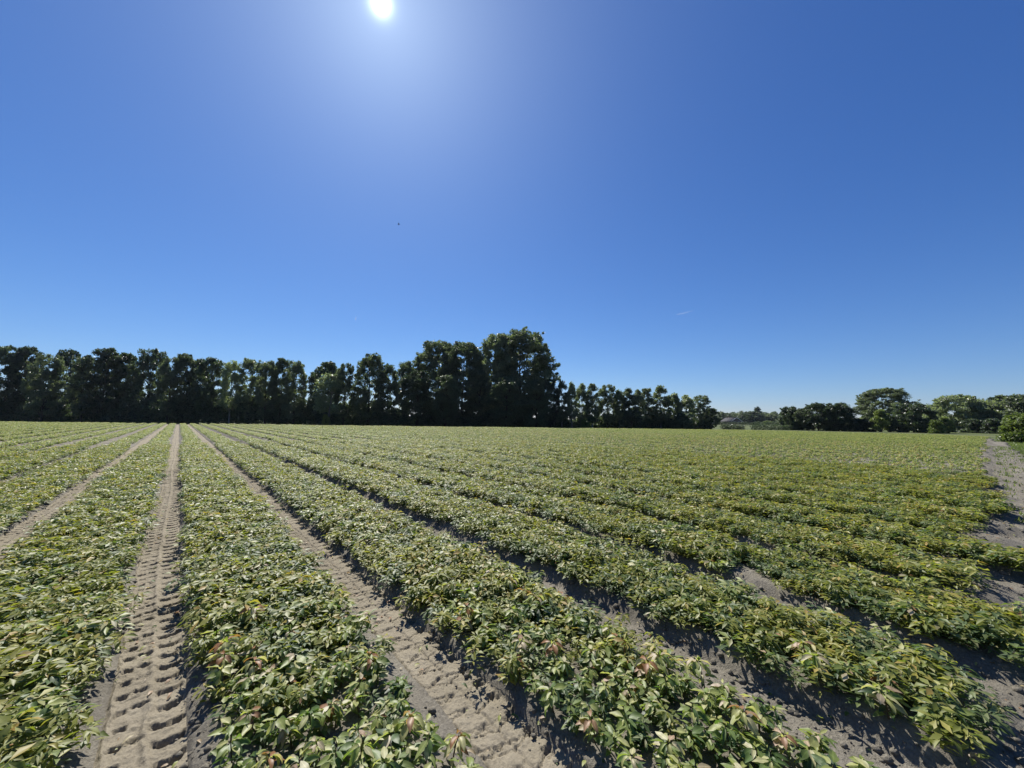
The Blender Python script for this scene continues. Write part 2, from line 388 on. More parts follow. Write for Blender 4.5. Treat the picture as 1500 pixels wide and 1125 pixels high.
def rotz(v, a):
    c, s = math.cos(a), math.sin(a); return v @ np.array([[c, s, 0], [-s, c, 0], [0, 0, 1]])
def roty(v, a):
    c, s = math.cos(a), math.sin(a); return v @ np.array([[c, 0, s], [0, 1, 0], [-s, 0, c]])
def plant_arrays(seed, st=6, scale=1.0, dry=0.0, density=1.0):
    rng = np.random.RandomState(seed)
    h = rng.uniform(0.085, 0.15)*scale
    lean = rng.uniform(-0.035, 0.035, 2)
    sp = np.array([[lean[0]*k*k, lean[1]*k*k, h*k] for k in (0, 0.35, 0.7, 1.0)])
    V, F, T, n = [], [], [], 0
    lf = leaf_faces(st)
    tiers = [(1.0, rng.randint(5, 8), 0.043, 0.073, 0.22), (0.85, rng.randint(5, 8), 0.045, 0.078, 0.15), (0.62, rng.randint(4, 7), 0.045, 0.075, 0.0), (0.38, rng.randint(3, 6), 0.045, 0.072, 0.0), (0.2, rng.randint(1, 4), 0.045, 0.07, -0.1)]
    for k, cnt, l0, l1, el in tiers:
        cnt = max(1, int(round(cnt*density)))
        a0 = rng.rand()*6.28
        for q in range(cnt):
            L = rng.uniform(l0, l1)*scale
            wl = rng.rand()**4 * 0.8 + dry*rng.rand()
            v = make_leaf(rng, L, wl, st)
            roll = rng.uniform(-0.45, 0.45)
            c, s = math.cos(roll), math.sin(roll)
            v = v @ np.array([[1, 0, 0], [0, c, s], [0, -s, c]])
            v = roty(v, -(el + rng.uniform(-0.3, 0.3)))*np.array([1, 1, 1])
            v[:, 0] += 0.012*scale
            v = rotz(v, a0 + 6.28*q/cnt + rng.uniform(-0.4, 0.4))
            kk = k + rng.uniform(-0.05, 0.05)
            v = v + np.array([lean[0]*kk*kk, lean[1]*kk*kk, h*kk])
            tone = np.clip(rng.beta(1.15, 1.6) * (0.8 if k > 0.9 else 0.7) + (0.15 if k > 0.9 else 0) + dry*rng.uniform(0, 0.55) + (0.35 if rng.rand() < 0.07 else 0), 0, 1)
            V.append(v); F.append(lf+n); T.append(np.full(len(v), tone)); n += len(v)
    V = np.concatenate(V)
    return V, np.concatenate(F), np.concatenate(T), sp

PROTO = []
for k in range(14):
    dry = 0.75 if k >= 11 else 0.0
    v, f, t, sp = plant_arrays(100+k, 7, 1.0, dry)
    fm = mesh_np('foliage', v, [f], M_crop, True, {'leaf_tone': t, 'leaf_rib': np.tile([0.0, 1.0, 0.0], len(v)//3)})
    mb = MB(); mb.tube(sp, [0.004, 0.0035, 0.003, 0.002], 5)
    sm = mb.mesh('stem', M_stem, True)
    PROTO.append((fm, sm, dry > 0))

# positions of all plants
rng = np.random.RandomState(3)
P = []
cam_fw = np.array([math.sin(YAW), math.cos(YAW)])
def visible(x, y, margin=64):
    d = np.hypot(x, y); c = (x*cam_fw[0]+y*cam_fw[1])/np.maximum(d, 1e-6)
    return (c > math.cos(R(margin))) | (d < 3.5)
def plants_for_bed(i, step, lines, ymin, ymax):
    xc = TRACKS[1] + BED*(i+0.5)
    hw = 0.355 if abs(xc) < 1.6 else 0.38 if abs(xc) < 12 else 0.44
    yy = np.arange(ymin, ymax, step)
    xl = np.linspace(-hw, hw, lines)
    x, y = np.meshgrid(xl, yy, indexing='ij')
    x = ((x + xc)*wx(y) + np.clip(rng.normal(0, 0.03, x.shape), -0.05, 0.05)).ravel(); y = (y + rng.uniform(-0.5, 0.5, y.shape)*step*1.2).ravel()
    return x, y
for i in range(-34, 56):
    xc = TRACKS[1] + BED*(i+0.5)
    y0 = -0.05 + 0.35*(vnoise(i*1.7, 0.3)-0.5)*2 - 0.028*max(xc-3, 0) + 0.2*max(0, min(1, (xc-8)/6))
    y1 = (EDGE_C - xc*EDGE_N[0])/EDGE_N[1]
    if y1 < 1: continue
    x, y = plants_for_bed(i, 0.10, 8 if abs(xc) < 12 else 7, y0, y1)
    P.append(np.stack([x, y, np.full(len(x), i)], -1))
P = np.concatenate(P)
P = P[visible(P[:, 0], P[:, 1]) & is_field(P[:, 0], P[:, 1])]
dist = np.hypot(P[:, 0], P[:, 1])
gap = fbm(P[:, 0]*1.1, P[:, 1]*0.8, 3)
endthin = np.clip(1-(P[:, 1]+0.3)/2.5, 0, 1)*(P[:, 0] > 3)
keep = (gap > -0.34 + 0.10*endthin) & (rng.rand(len(P)) > 0.04 + 0.12*endthin)
P = P[keep]; dist = dist[keep]
sc = rng.uniform(0.72, 1.18, len(P))
sc *= 1 + 0.35*fbm(P[:, 0]*0.9, P[:, 1]*0.9, 2)
strip = np.where(P[:, 0] > 40+0*dist, 2, np.where(P[:, 0] > 17.2, 1, 0))
sc = np.where(strip == 1, sc*0.9, sc)
zz = 0.012 + bed_profile(P[:, 0], P[:, 1]) + 0.02*fbm(P[:, 0]*3.1, P[:, 1]*3.1, 4) - 0.004

# the 300 nearest in view become seedlings of their own
dep = P[:, 0]*cam_fw[0] + P[:, 1]*cam_fw[1]
sx = (P[:, 0]*cam_fw[1] - P[:, 1]*cam_fw[0])/np.maximum(dep, 0.05)
sy = (zz + 0.12 - EYE)/np.maximum(dep, 0.05)
inframe = (dep > 0.3) & (np.abs(sx) < 1.33) & (sy > -(CY/FPX)*1.08 - 0.0)
# visible lower frame edge: angle of the bottom row
order = np.argsort(np.where(inframe, dist/sc, 1e9))[:300]
bedname = {-3: 'far left bed', -2: 'bed left of the left tyre track', -1: 'bed just left of the central track',
           0: 'bed just right of the central track', 1: 'bed right of the cracked track',
           2: 'second bed past the cracked track', 3: 'third bed past the cracked track', 4: 'fourth bed past the cracked track'}
pr = random.Random(8)
for j in order:
    k = pr.choice(range(11)) if pr.random() < 0.80 else pr.choice((11, 12, 13))
    fm, sm, dry = PROTO[k]
    b = bedname.get(int(P[j, 2]), 'right hand bed ends')
    lab = ('wilted brownish seedling, foreground of the ' if dry else 'broad leaved green seedling, foreground of the ') + b
    o = thing('seedling', lab, 'seedling', (P[j, 0], P[j, 1], zz[j]), ('wilted' if dry else 'green') + ' seedlings in the ' + b)
    o.rotation_euler = (pr.uniform(-0.12, 0.12), pr.uniform(-0.12, 0.12), pr.uniform(0, 6.28)); o.scale = (sc[j],)*3
    link('foliage', fm, o); link('stem', sm, o)
rest = np.ones(len(P), bool); rest[order] = False

# everything farther off is one mass of crop, scattered with geometry nodes
def source(name, me):
    return bpy.data.objects.new(name, me)
near_src = [source('seedling_form', p[0]) for p in PROTO]
def patch(seed, mat, scale, dry):
    """a handful of simplified seedlings"""
    rg = np.random.RandomState(seed); V, F, T, n = [], [], [], 0
    for q in range(5):
        v, f, t, _ = plant_arrays(seed*31+q, 2, scale*rg.uniform(0.9, 1.25), dry, 0.9)
        v = rotz(v, rg.rand()*6.28) + np.array([rg.uniform(-0.14, 0.14), rg.uniform(-0.14, 0.14), 0])
        V.append(v); F.append(f+n); T.append(t); n += len(v)
    return mesh_np('crop_patch', np.concatenate(V), [np.concatenate(F)], mat, True, {'leaf_tone': np.concatenate(T)})
far_a = [source('patch_form', patch(k, M_crop, 1.0, 0.1)) for k in range(1, 9)]
far_b = [source('patch_form', patch(k, M_crop_dull, 0.85, 0.0)) for k in range(11, 17)]
far_c = [source('patch_form', patch(k, M_crop_yellow, 1.0, 0.1)) for k in range(21, 27)]

def scatter(name, pts, rot, scl, idx, sources):
    me = bpy.data.meshes.new(name)
    me.vertices.add(len(pts)); me.vertices.foreach_set('co', np.asarray(pts, np.float32).ravel())
    for k, typ, a in (('rz', 'FLOAT', rot), ('sc', 'FLOAT', scl), ('ix', 'INT', idx)):
        at = me.attributes.new(k, typ, 'POINT'); at.data.foreach_set('value', np.asarray(a, np.float32 if typ == 'FLOAT' else np.int32))
    o = link(name, me, kind='stuff')
    ng = bpy.data.node_groups.new(name, 'GeometryNodeTree')
    ng.interface.new_socket('Geometry', in_out='INPUT', socket_type='NodeSocketGeometry')
    ng.interface.new_socket('Geometry', in_out='OUTPUT', socket_type='NodeSocketGeometry')
    gi, go = ng.nodes.new('NodeGroupInput'), ng.nodes.new('NodeGroupOutput')
    jn = ng.nodes.new('GeometryNodeJoinGeometry')
    for s in sources:
        oi = ng.nodes.new('GeometryNodeObjectInfo'); oi.inputs['Object'].default_value = s; oi.inputs['As Instance'].default_value = True
        ng.links.new(oi.outputs['Geometry'], jn.inputs[0])
    ip = ng.nodes.new('GeometryNodeInstanceOnPoints'); ip.inputs['Pick Instance'].default_value = True
    def attr(nm, dt):
        a = ng.nodes.new('GeometryNodeInputNamedAttribute'); a.data_type = dt; a.inputs['Name'].default_value = nm; return a.outputs['Attribute']
    cb = ng.nodes.new('ShaderNodeCombineXYZ'); ng.links.new(attr('rz', 'FLOAT'), cb.inputs['Z'])
    ng.links.new(gi.outputs[0], ip.inputs['Points']); ng.links.new(jn.outputs[0], ip.inputs['Instance'])
    ng.links.new(attr('ix', 'INT'), ip.inputs['Instance Index']); ng.links.new(cb.outputs[0], ip.inputs['Rotation']); ng.links.new(attr('sc', 'FLOAT'), ip.inputs['Scale'])
    ng.links.new(ip.outputs[0], go.inputs[0])
    md = o.modifiers.new('scatter', 'NODES'); md.node_group = ng
    return o
NEAR = 26.0
rs = np.random.RandomState(77)
isnear = rest & (dist < NEAR) & (strip == 0)
faridx = np.where(rest & ~isnear)[0]
faridx = faridx[rs.rand(len(faridx)) < np.where(dist[faridx] < 45, 0.20, 0.16)*np.where(strip[faridx] > 0, 3.2, 1.4)]
A = np.where(isnear)[0]
pa, pf = P[A], P[faridx].copy()
bc = TRACKS[1] + BED*(pf[:, 2]+0.5)
pf[:, 0] = bc + (pf[:, 0]-bc)*0.72
ixa = np.where(rs.rand(len(A)) < 0.80, rs.randint(0, 11, len(A)), rs.randint(11, 14, len(A)))
stf = strip[faridx].copy()
yel = (stf == 0) & (rs.rand(len(stf)) < 0.45*np.clip((P[faridx, 0]-6)/5, 0, 1))
stf[yel] = 2
ixf = np.where(stf == 0, rs.randint(14, 22, len(stf)), np.where(stf == 1, rs.randint(22, 28, len(stf)), rs.randint(28, 34, len(stf))))
pts = np.concatenate([np.stack([pa[:, 0], pa[:, 1], zz[A]], -1), np.stack([pf[:, 0], pf[:, 1], zz[faridx]], -1)])
print('crop instances', len(A), len(faridx))
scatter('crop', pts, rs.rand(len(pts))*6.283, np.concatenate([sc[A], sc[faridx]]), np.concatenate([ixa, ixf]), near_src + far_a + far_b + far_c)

# dead leaves lying on the bare soil
rg = np.random.RandomState(19); V, F, T, n = [], [], [], 0
for q in range(4500):
    if rg.rand() < 0.6: x = TRACKS[1] + BED*rg.randint(-2, 8) + rg.uniform(-0.3, 0.3); y = 0.1 + 12*rg.rand()**1.5
    else: x = 2 + 24*rg.rand()**1.3; y = rg.uniform(-1.8, 0.1)
    v = make_leaf(rg, rg.uniform(0.015, 0.055), rg.uniform(0, 0.7), 4); v = rotz(v, rg.rand()*6.28)
    v[:, 2] -= v[:, 2].min(); v += np.array([x, y, float(soil_z(x, y))+0.004])
    V.append(v); F.append(leaf_faces(4)+n); T.append(np.full(len(v), rg.choice([0.2, 0.6, 0.9, 1.0, 1.0]))); n += len(v)
link('leaf_litter', mesh_np('leaf_litter', np.concatenate(V), [np.concatenate(F)], M_crop, True, {'leaf_tone': np.concatenate(T)}), kind='stuff')

# ------------------------------------------------------------------ trees
def leaf_quads(rng, centres, sizes, droop=0.0):
    n = len(centres)
    nrm = rng.normal(size=(n, 3)); nrm[:, 2] = np.abs(nrm[:, 2])*0.8+0.2; nrm /= np.linalg.norm(nrm, axis=1)[:, None]
    a = np.cross(nrm, rng.normal(size=(n, 3))); a[:, 2] -= droop; a /= np.linalg.norm(a, axis=1)[:, None]+1e-9
    b = np.cross(nrm, a)
    s = sizes[:, None]
    asp = rng.uniform(0.35, 0.7, n)[:, None]
    q = np.stack([centres - a*s, centres + b*s*asp + a*s*0.1, centres + a*s*1.1, centres - b*s*asp - a*s*0.1], 1)
    return q
def env_radius(kind, t):
    t = np.clip(t, 0, 1)
    if kind == 'round': return np.sqrt(np.clip(1-(1.72*t-0.76)**2, 0.02, 1))
    if kind == 'oval': return np.sqrt(np.clip(1-((t-0.52)/0.50)**2, 0.04, 1))
    if kind == 'narrow': return (np.sin(math.pi*(0.12+0.86*t**0.9)))**0.7
    if kind == 'wide': return np.sqrt(np.clip(1-(1.5*t-0.62)**2, 0.02, 1))
    if kind == 'shrub': return np.sqrt(np.clip(1-(t)**2*0.98, 0.02, 1))
    return 1-t*0.6
def make_tree(name, kind, seed, mat, bark, base=0.12, nclump=46, per=230, leaf=0.016, hr=0.3, clump=0.075, droop=0.0, stems=1):
    """unit-height tree: returns trunk mesh and crown mesh; hr is the crown radius over the height"""
    rng = np.random.RandomState(seed)
    cs = []
    while len(cs) < nclump:
        t = rng.rand(); a = rng.rand()*6.283
        r = env_radius(kind, t)*hr*(0.35+0.65*rng.rand()**0.45)*(0.86+0.10*math.sin(a*2+seed)+0.25*(rng.rand()-0.5))
        c = np.array([math.cos(a)*r, math.sin(a)*r, base + (0.96-base)*t])
        if all(np.linalg.norm((c-d)) > clump*0.5 for d in cs): cs.append(c)
        elif rng.rand() < 0.12: cs.append(c)
    cs = np.array(cs)
    V, T = [], []
    sprays = []
    for q in range(int(nclump*0.7)):                      # small twigs standing out of the outline
        c = cs[rng.randint(len(cs))]; d = np.array([c[0], c[1], (c[2]-0.45)*0.9]); d /= np.linalg.norm(d)+1e-6
        q_ = c + (d + rng.normal(size=3)*0.35)*clump*rng.uniform(0.55, 1.0); q_[2] = min(q_[2], cs[:, 2].max()+0.03*rng.rand()); sprays.append(q_)
    for ci, c in enumerate(list(cs) + sprays):
        rr = clump*(rng.uniform(0.6, 1.35) if ci < len(cs) else rng.uniform(0.3, 0.55))
        m = int(per*rng.uniform(0.6, 1.3)*(rr/clump)**1.5)
        d = rng.normal(size=(m, 3)); d /= np.linalg.norm(d, axis=1)[:, None]
        rad = rr*rng.rand(m)**0.42*(0.75+0.5*vnoise(d[:, 0]*3+c[0]*40, d[:, 1]*3+d[:, 2]*3+c[2]*40))
        p = c + d*rad[:, None]*np.array([1, 1, 0.72])
        if droop: p[:, 2] -= droop*rr*rng.rand(m)*1.6
        V.append(leaf_quads(rng, p, leaf*rng.uniform(0.6, 1.3, m), droop*2))
        T.append(np.repeat(np.clip(0.45*rng.rand(m) + rng.uniform(0.1, 0.55), 0, 1), 4))
    V = np.concatenate(V).reshape(-1, 3); V[:, 2] = np.maximum(V[:, 2], 0.005)
    z = V[:, 2].max(); V[:, 2] /= z
    crown = mesh_np('crown', V, [np.arange(len(V)).reshape(-1, 4)], mat, False, {'leaf_tone': np.concatenate(T)})
    mb = MB()
    for s in range(stems):
        off = rng.normal(size=2)*0.02*(stems > 1)
        wob = rng.normal(size=(6, 2))*0.008; wob[0] = 0
        hts = np.array([-0.005, 0.1, 0.25, 0.45, 0.65, 0.85])
        tp = np.stack([off[0]*(1+3*hts)+np.cumsum(wob[:, 0]), off[1]*(1+3*hts)+np.cumsum(wob[:, 1]), hts], -1)
        mb.tube(tp, np.array([0.022, 0.016, 0.013, 0.010, 0.006, 0.002])*(0.75 if stems > 1 else 1), 7)
        for c in cs[rng.permutation(len(cs))[:16]]:
            h0 = max(base*0.7, c[2]-rng.uniform(0.12, 0.28)); h0 = min(h0, 0.75)
            st = np.array([np.interp(h0, hts, tp[:, 0]), np.interp(h0, hts, tp[:, 1]), h0])
            mid = (st+c)/2 + np.array([0, 0, -0.01]) + rng.normal(size=3)*0.01
            mb.tube(np.array([st, mid, c]), [0.006, 0.004, 0.0015], 5)
    return mb.mesh('trunk', bark, True), crown

FORM = {}
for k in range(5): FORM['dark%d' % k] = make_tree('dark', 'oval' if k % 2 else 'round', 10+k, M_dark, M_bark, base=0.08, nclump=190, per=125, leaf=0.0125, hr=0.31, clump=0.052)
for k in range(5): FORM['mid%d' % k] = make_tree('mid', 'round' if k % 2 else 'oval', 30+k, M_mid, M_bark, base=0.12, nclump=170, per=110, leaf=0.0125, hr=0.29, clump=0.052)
for k in range(2): FORM['pale%d' % k] = make_tree('pale', 'round', 50+k, M_pale, M_palebark, base=0.28, nclump=46, per=120, leaf=0.018, hr=0.26, clump=0.085)
for k in range(2): FORM['big%d' % k] = make_tree('big', 'oval', 60+k, M_mid, M_bark, base=0.08, nclump=330, per=150, leaf=0.0105, hr=0.36, clump=0.048)
for k in range(4): FORM['narrow%d' % k] = make_tree('narrow', 'narrow', 70+k, M_pale if k in (1, 2) else M_mid, M_palebark, base=0.16, nclump=95, per=110, leaf=0.015, hr=0.19, clump=0.0555)
for k in range(2): FORM['bushd%d' % k] = make_tree('bush', 'shrub', 90+k, M_dark, M_bark, base=0.04, nclump=60, per=200, leaf=0.036, hr=0.55, clump=0.15, stems=3)
for k in range(2): FORM['bushb%d' % k] = make_tree('bush', 'shrub', 95+k, M_bright, M_bark, base=0.04, nclump=50, per=180, leaf=0.036, hr=0.5, clump=0.15, stems=3)
for k in range(3): FORM['domed%d' % k] = make_tree('dome', 'round', 110+k, M_dark, M_bark, base=0.05, nclump=120, per=130, leaf=0.026, hr=0.52, clump=0.10)
for k in range(2): FORM['domem%d' % k] = make_tree('dome', 'round', 120+k, M_mid, M_bark, base=0.05, nclump=130, per=130, leaf=0.025, hr=0.52, clump=0.10)
for k in range(2): FORM['domep%d' % k] = make_tree('dome', 'round', 130+k, M_pale, M_bark, base=0.06, nclump=130, per=130, leaf=0.025, hr=0.56, clump=0.10, droop=0.35)
FORM['poplar'] = make_tree('poplar', 'narrow', 99, M_dark, M_bark, base=0.06, nclump=40, per=90, leaf=0.02, hr=0.1, clump=0.06)
HR = {'dark': 0.33, 'mid': 0.31, 'pale': 0.27, 'big': 0.38, 'narrow': 0.21, 'willow': 0.41, 'bushd': 0.62, 'bushb': 0.58, 'poplar': 0.12, 'domed': 0.56, 'domem': 0.56, 'domep': 0.6}

BELT_C = EDGE_C + 9.0
tr = random.Random(21)
def plant_tree(px, top, hwpx, form, label, depth=None, name='tree', cat='tree', back=0.0, group=None, base_px=None):
    d = ray(px, horizon_y(px)); hor = Vector((d.x, d.y, 0))
    if depth is None:                                   # stand in the belt along the far edge
        s = (BELT_C + back)/(d.x*EDGE_N[0] + d.y*EDGE_N[1])
    else: s = depth
    u = ray(px, top)
    h = EYE + s*(u.z/math.hypot(u.x, u.y))*math.hypot(d.x, d.y) + 0.02
    wid = hwpx*s/FPX*0.98
    kind = ''.join(c for c in form if c.isalpha())
    o = thing(name, label, cat, (d.x*s, d.y*s, -0.06), group)
    sxy = wid/HR[kind]
    o.scale = (sxy, sxy, h); o.rotation_euler[2] = tr.uniform(0, 6.28)
    t, c = FORM[form]
    link('trunk', t, o); link('crown', c, o)
    return o
G1 = 'trees of the belt along the far edge of the field'
belt = [
 (6, 503, 21, 'dark0', 'dark tall tree cut by the left edge of the view'),
 (33, 505, 20, 'dark1', 'dark tree with two small rounded tops next to the leftmost tree'),
 (62, 517, 18, 'mid1', 'lower sparse tree filling the dip left of a pointed dark tree'),
 (92, 509, 17, 'dark2', 'dark tree with a pointed top left of the widest left hand crown'),
 (119, 521, 17, 'mid0', 'lower tree squeezed between a pointed dark tree and a wide crown'),
 (148, 507, 26, 'dark3', 'widest dark crown in the left part of the belt'),
 (178, 515, 20, 'dark4', 'dark tree with a ragged right shoulder left of a tall domed tree'),
 (215, 508, 23, 'dark0', 'tall domed black tree left of the end of the central tyre track'),
 (245, 521, 16, 'mid2', 'lower grey green tree just left of the end of the central track'),
 (266, 515, 18, 'mid3', 'grey green tree whose dark trunk stands at the end of the central track'),
 (287, 523, 14, 'dark2', 'small dark crown just right of the end of the central track'),
 (306, 522, 20, 'dark1', 'dark rounded tree left of a thin pale treetop'),
 (336, 527, 13, 'pale0', 'thin pale tree showing sky through its top'),
 (364, 524, 19, 'mid0', 'grey green tree between the thin pale top and a reddish crown'),
 (388, 526, 16, 'mid4', 'mid green rounded tree in the middle of the left belt'),
 (410, 523, 16, 'dark4', 'dark tree with open gaps low in its crown'),
 (430, 527, 17, 'mid1', 'tree sloping down to the notch of sky in the left belt'),
 (474, 527, 22, 'dark3', 'round topped tree right of the notch of sky'),
 (503, 530, 15, 'mid2', 'low dark tree left of a taller double topped tree'),
 (482, 545, 20, 'pale1', 'small pale round tree with a slender trunk in front of the belt'),
 (540, 516, 25, 'mid3', 'taller double topped tree left of the twin domes'),
 (566, 531, 17, 'dark0', 'lower tree closing the gap left of the first great dome'),
 (592, 527, 16, 'mid4', 'small tree leaning on the left foot of the first great dome'),
 (638, 498, 40, 'big0', 'left half of the first great dome of foliage'),
 (676, 499, 36, 'big1', 'right half of the first great dome with a pale trunk below'),
 (610, 541, 24, 'dark2', 'black lower tree in front of the first great dome'),
 (652, 548, 24, 'dark1', 'second black lower tree in front of the great domes'),
 (728, 487, 36, 'big1', 'tall tree forming the left shoulder of the tallest dome'),
 (764, 482, 50, 'big0', 'tallest tree in the picture with a broad airy dome'),
 (700, 540, 22, 'mid0', 'mid green lower tree between the two great domes'),
 (742, 552, 26, 'dark3', 'black lower tree under the left of the tallest dome'),
 (785, 556, 24, 'dark4', 'black lower tree under the right of the tallest dome'),
 (806, 553, 13, 'dark0', 'narrow black tree at the right foot of the tallest dome'),
 (823, 556, 10, 'narrow0', 'first narrow tree right of the tallest dome'),
 (838, 557, 7, 'narrow1', 'thinnest airy tree right of the tallest dome'),
 (852, 560, 9, 'narrow2', 'pale narrow tree third right of the tallest dome'),
 (868, 561, 10, 'narrow3', 'narrow tree left of the dense rounded one in the right belt'),
 (890, 562, 15, 'mid2', 'dense rounded tree in the right part of the belt'),
 (908, 569, 10, 'narrow1', 'narrow tree just right of the dense rounded one'),
 (921, 567, 11, 'narrow0', 'narrow tree in the middle of the right belt'),
 (934, 569, 9, 'narrow2', 'slim tree right of the middle of the right belt'),
 (947, 568, 11, 'narrow3', 'narrow tree left of the highest spire in the right belt'),
 (968, 563, 13, 'narrow0', 'highest spire in the right part of the belt'),
 (988, 574, 10, 'narrow1', 'lower narrow tree right of the highest spire'),
 (1006, 577, 11, 'narrow2', 'third last tree at the right end of the belt'),
 (1027, 578, 13, 'mid1', 'last tall tree at the right end of the belt'),
 (1042, 597, 11, 'dark1', 'low dark tree tapering off the right end of the belt')]
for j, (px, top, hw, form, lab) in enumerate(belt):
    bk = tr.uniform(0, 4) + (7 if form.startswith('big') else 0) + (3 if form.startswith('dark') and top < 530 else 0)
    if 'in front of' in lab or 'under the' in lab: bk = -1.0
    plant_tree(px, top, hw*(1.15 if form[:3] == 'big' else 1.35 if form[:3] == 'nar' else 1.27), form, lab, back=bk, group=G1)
# shrubs under the belt
for px, top, hw, form, lab in [
 (858, 612, 8, 'bushb0', 'small grey green bush at the foot of the narrow trees'),
 (925, 600, 18, 'bushd0', 'dark bush under the narrow trees of the right belt'),
 (1000, 603, 16, 'bushd1', 'dark bush under the last trees of the right belt'),
 (478, 606, 7, 'bushb1', 'small bush at the foot of the small pale round tree')]:
    plant_tree(px, top, hw, form, lab, name='shrub', cat='shrub', back=-1.5, group='shrubs at the foot of the belt')
# thicket behind the trunks: one unbroken mass
rng = np.random.RandomState(55)
nq = 210000
along = rng.uniform(-66, 106, nq)              # along the edge line from (0,99)
dirv = np.array([0.72, -0.694])
hh = (3.0 + 3.6*vnoise(along*0.22, along*0+7))*np.interp(along, [25, 40, 70, 105], [1, 0.7, 0.42, 0.35])
off = BELT_C + rng.uniform(2, 10, nq)
gapz = vnoise(along*0.5, along*0+3)
zq = rng.rand(nq)**0.8*hh*np.where(gapz < 0.2, 0.4, 1.0)*(0.7+0.6*vnoise(along*1.3, off))
px_ = dirv[0]*along + EDGE_N[0]*(off-71.3); py_ = 99 + dirv[1]*along + EDGE_N[1]*(off-71.3)
q = leaf_quads(rng, np.stack([px_, py_, zq], -1), rng.uniform(0.12, 0.32, nq))
link('thicket', mesh_np('thicket', q.reshape(-1, 3), [np.arange(nq*4).reshape(-1, 4)], M_dark, False, {'leaf_tone': np.repeat(rng.rand(nq), 4)}), kind='stuff')

# right hand background
G2 = 'trees beyond the right end of the field'
right = [
 (1158, 594, 13, 'domed0', 'leftmost dark tree of the group right of the far house', 84),
 (1175, 597, 12, 'domem0', 'smaller tree second in the group right of the far house', 82),
 (1198, 589, 21, 'domed1', 'dark domed tree in the middle of the right group', 80),
 (1228, 588, 23, 'domed2', 'dark layered spreading tree left of the shady shrub', 78),
 (1297, 568, 31, 'big1', 'tallest rounded tree on the right side', 96),
 (1338, 589, 22, 'domed0', 'very dark tree standing just right of the tallest right hand tree', 72),
 (1362, 590, 19, 'domep0', 'pale greyish tree behind the very dark one', 92),
 (1404, 576, 30, 'domep1', 'large pale willowy tree near the end of the soil path', 80),
 (1440, 581, 29, 'domep0', 'yellowish willowy tree right of the large pale one', 78),
 (1462, 578, 20, 'domed1', 'dark top rising behind the yellowish willowy tree', 95),
 (1493, 576, 32, 'domem0', 'tall green tree cut by the right edge of the view', 74)]
for px, top, hw, form, lab, dp in right: plant_tree(px, top, hw*1.3, form, lab, depth=dp, group=G2)
for px, top, hw, form, lab, dp in [
 (1262, 613, 20, 'bushd0', 'broad shady shrub left of the tallest right hand tree', 76),
 (1290, 598, 15, 'bushb0', 'light green round shrub in front of the tallest right hand tree', 74),
 (1372, 614, 11, 'bushb1', 'bright leafy shrub right of the very dark tree', 66),
 (1384, 610, 10, 'bushb0', 'second bright shrub at the foot of the large pale willowy tree', 70),
 (1314, 617, 11, 'bushd1', 'small dark shrub at the foot of the very dark tree', 72),
 (1424, 612, 18, 'bushd1', 'dark shrub under the willowy trees', 74),
 (1455, 612, 16, 'bushd0', 'dark shrub under the yellowish willowy tree', 70)]:
    plant_tree(px, top, hw, form, lab, depth=dp, name='shrub', cat='shrub', group='shrubs beyond the right end of the field')
plant_tree(1496, 602, 29, 'bushb1', 'near dark rounded bush on the grass at the right edge', depth=36, name='shrub', cat='bush')

# far backdrop beside the house
G3 = 'far trees around the house'
for px, top, hw, form, lab, dp in [
 (1060, 604, 12, 'domem0', 'far tree just behind the end of the belt', 380),
 (1078, 605, 12, 'domem1', 'far tree rising behind the roof of the house', 400),
 (1092, 606, 10, 'domem0', 'far tree right of the house roof', 400),
 (1103, 602, 15, 'domed1', 'far round dark tree beside the columnar poplar', 330),
 (1110, 595, 4, 'poplar', 'far thin columnar poplar rising above a round tree', 360),
 (1126, 605, 13, 'domem1', 'far sloping tree right of the columnar poplar', 350),
 (1140, 610, 12, 'domem0', 'far low tree at the edge of the gap of open sky', 350),
 (1050, 606, 10, 'domem1', 'far tree half hidden by the belt', 380),
 (1152, 606, 10, 'domem0', 'far tree half hidden by the right group', 330)]:
    plant_tree(px, top, hw*1.35, form, lab, depth=dp, group=G3)
for px, top, hw, lab in [(1126, 616, 9, 'far small shrub below the sloping tree'), (1112, 618, 6, 'far little dark shrub in front of the round tree'), (1140, 617, 10, 'far pale shrub left of the right group')]:
    plant_tree(px, top, hw, 'bushd0' if 'dark' in lab else 'bushb1', lab, depth=240, name='shrub', cat='shrub', group='far shrubs around the house')

rg = np.random.RandomState(31)
pts_ = []
for q in range(260):                                       # a wood far behind everything, one dark mass
    px = rg.uniform(1030, 1185); d = ray(px, horizon_y(px)); s_ = rg.uniform(430, 480)
    hh_ = 9.5 + 4.5*vnoise(px*0.11, 4.0); r0 = rg.uniform(1.6, 3.2); zc = rg.uniform(0.1, 1)*hh_
    p = rg.normal(size=(130, 3)); p /= np.linalg.norm(p, axis=1)[:, None]; p *= (r0*rg.rand(130)**0.4)[:, None]
    pts_.append(p + np.array([d.x*s_, d.y*s_, zc]))
pts_ = np.concatenate(pts_); q = leaf_quads(rg, pts_, rg.uniform(0.4, 0.9, len(pts_)))
link('far_wood', mesh_np('far_wood', q.reshape(-1, 3), [np.arange(len(pts_)*4).reshape(-1, 4)], M_mid, False, {'leaf_tone': np.repeat(rg.rand(len(pts_)), 4)}), kind='stuff')

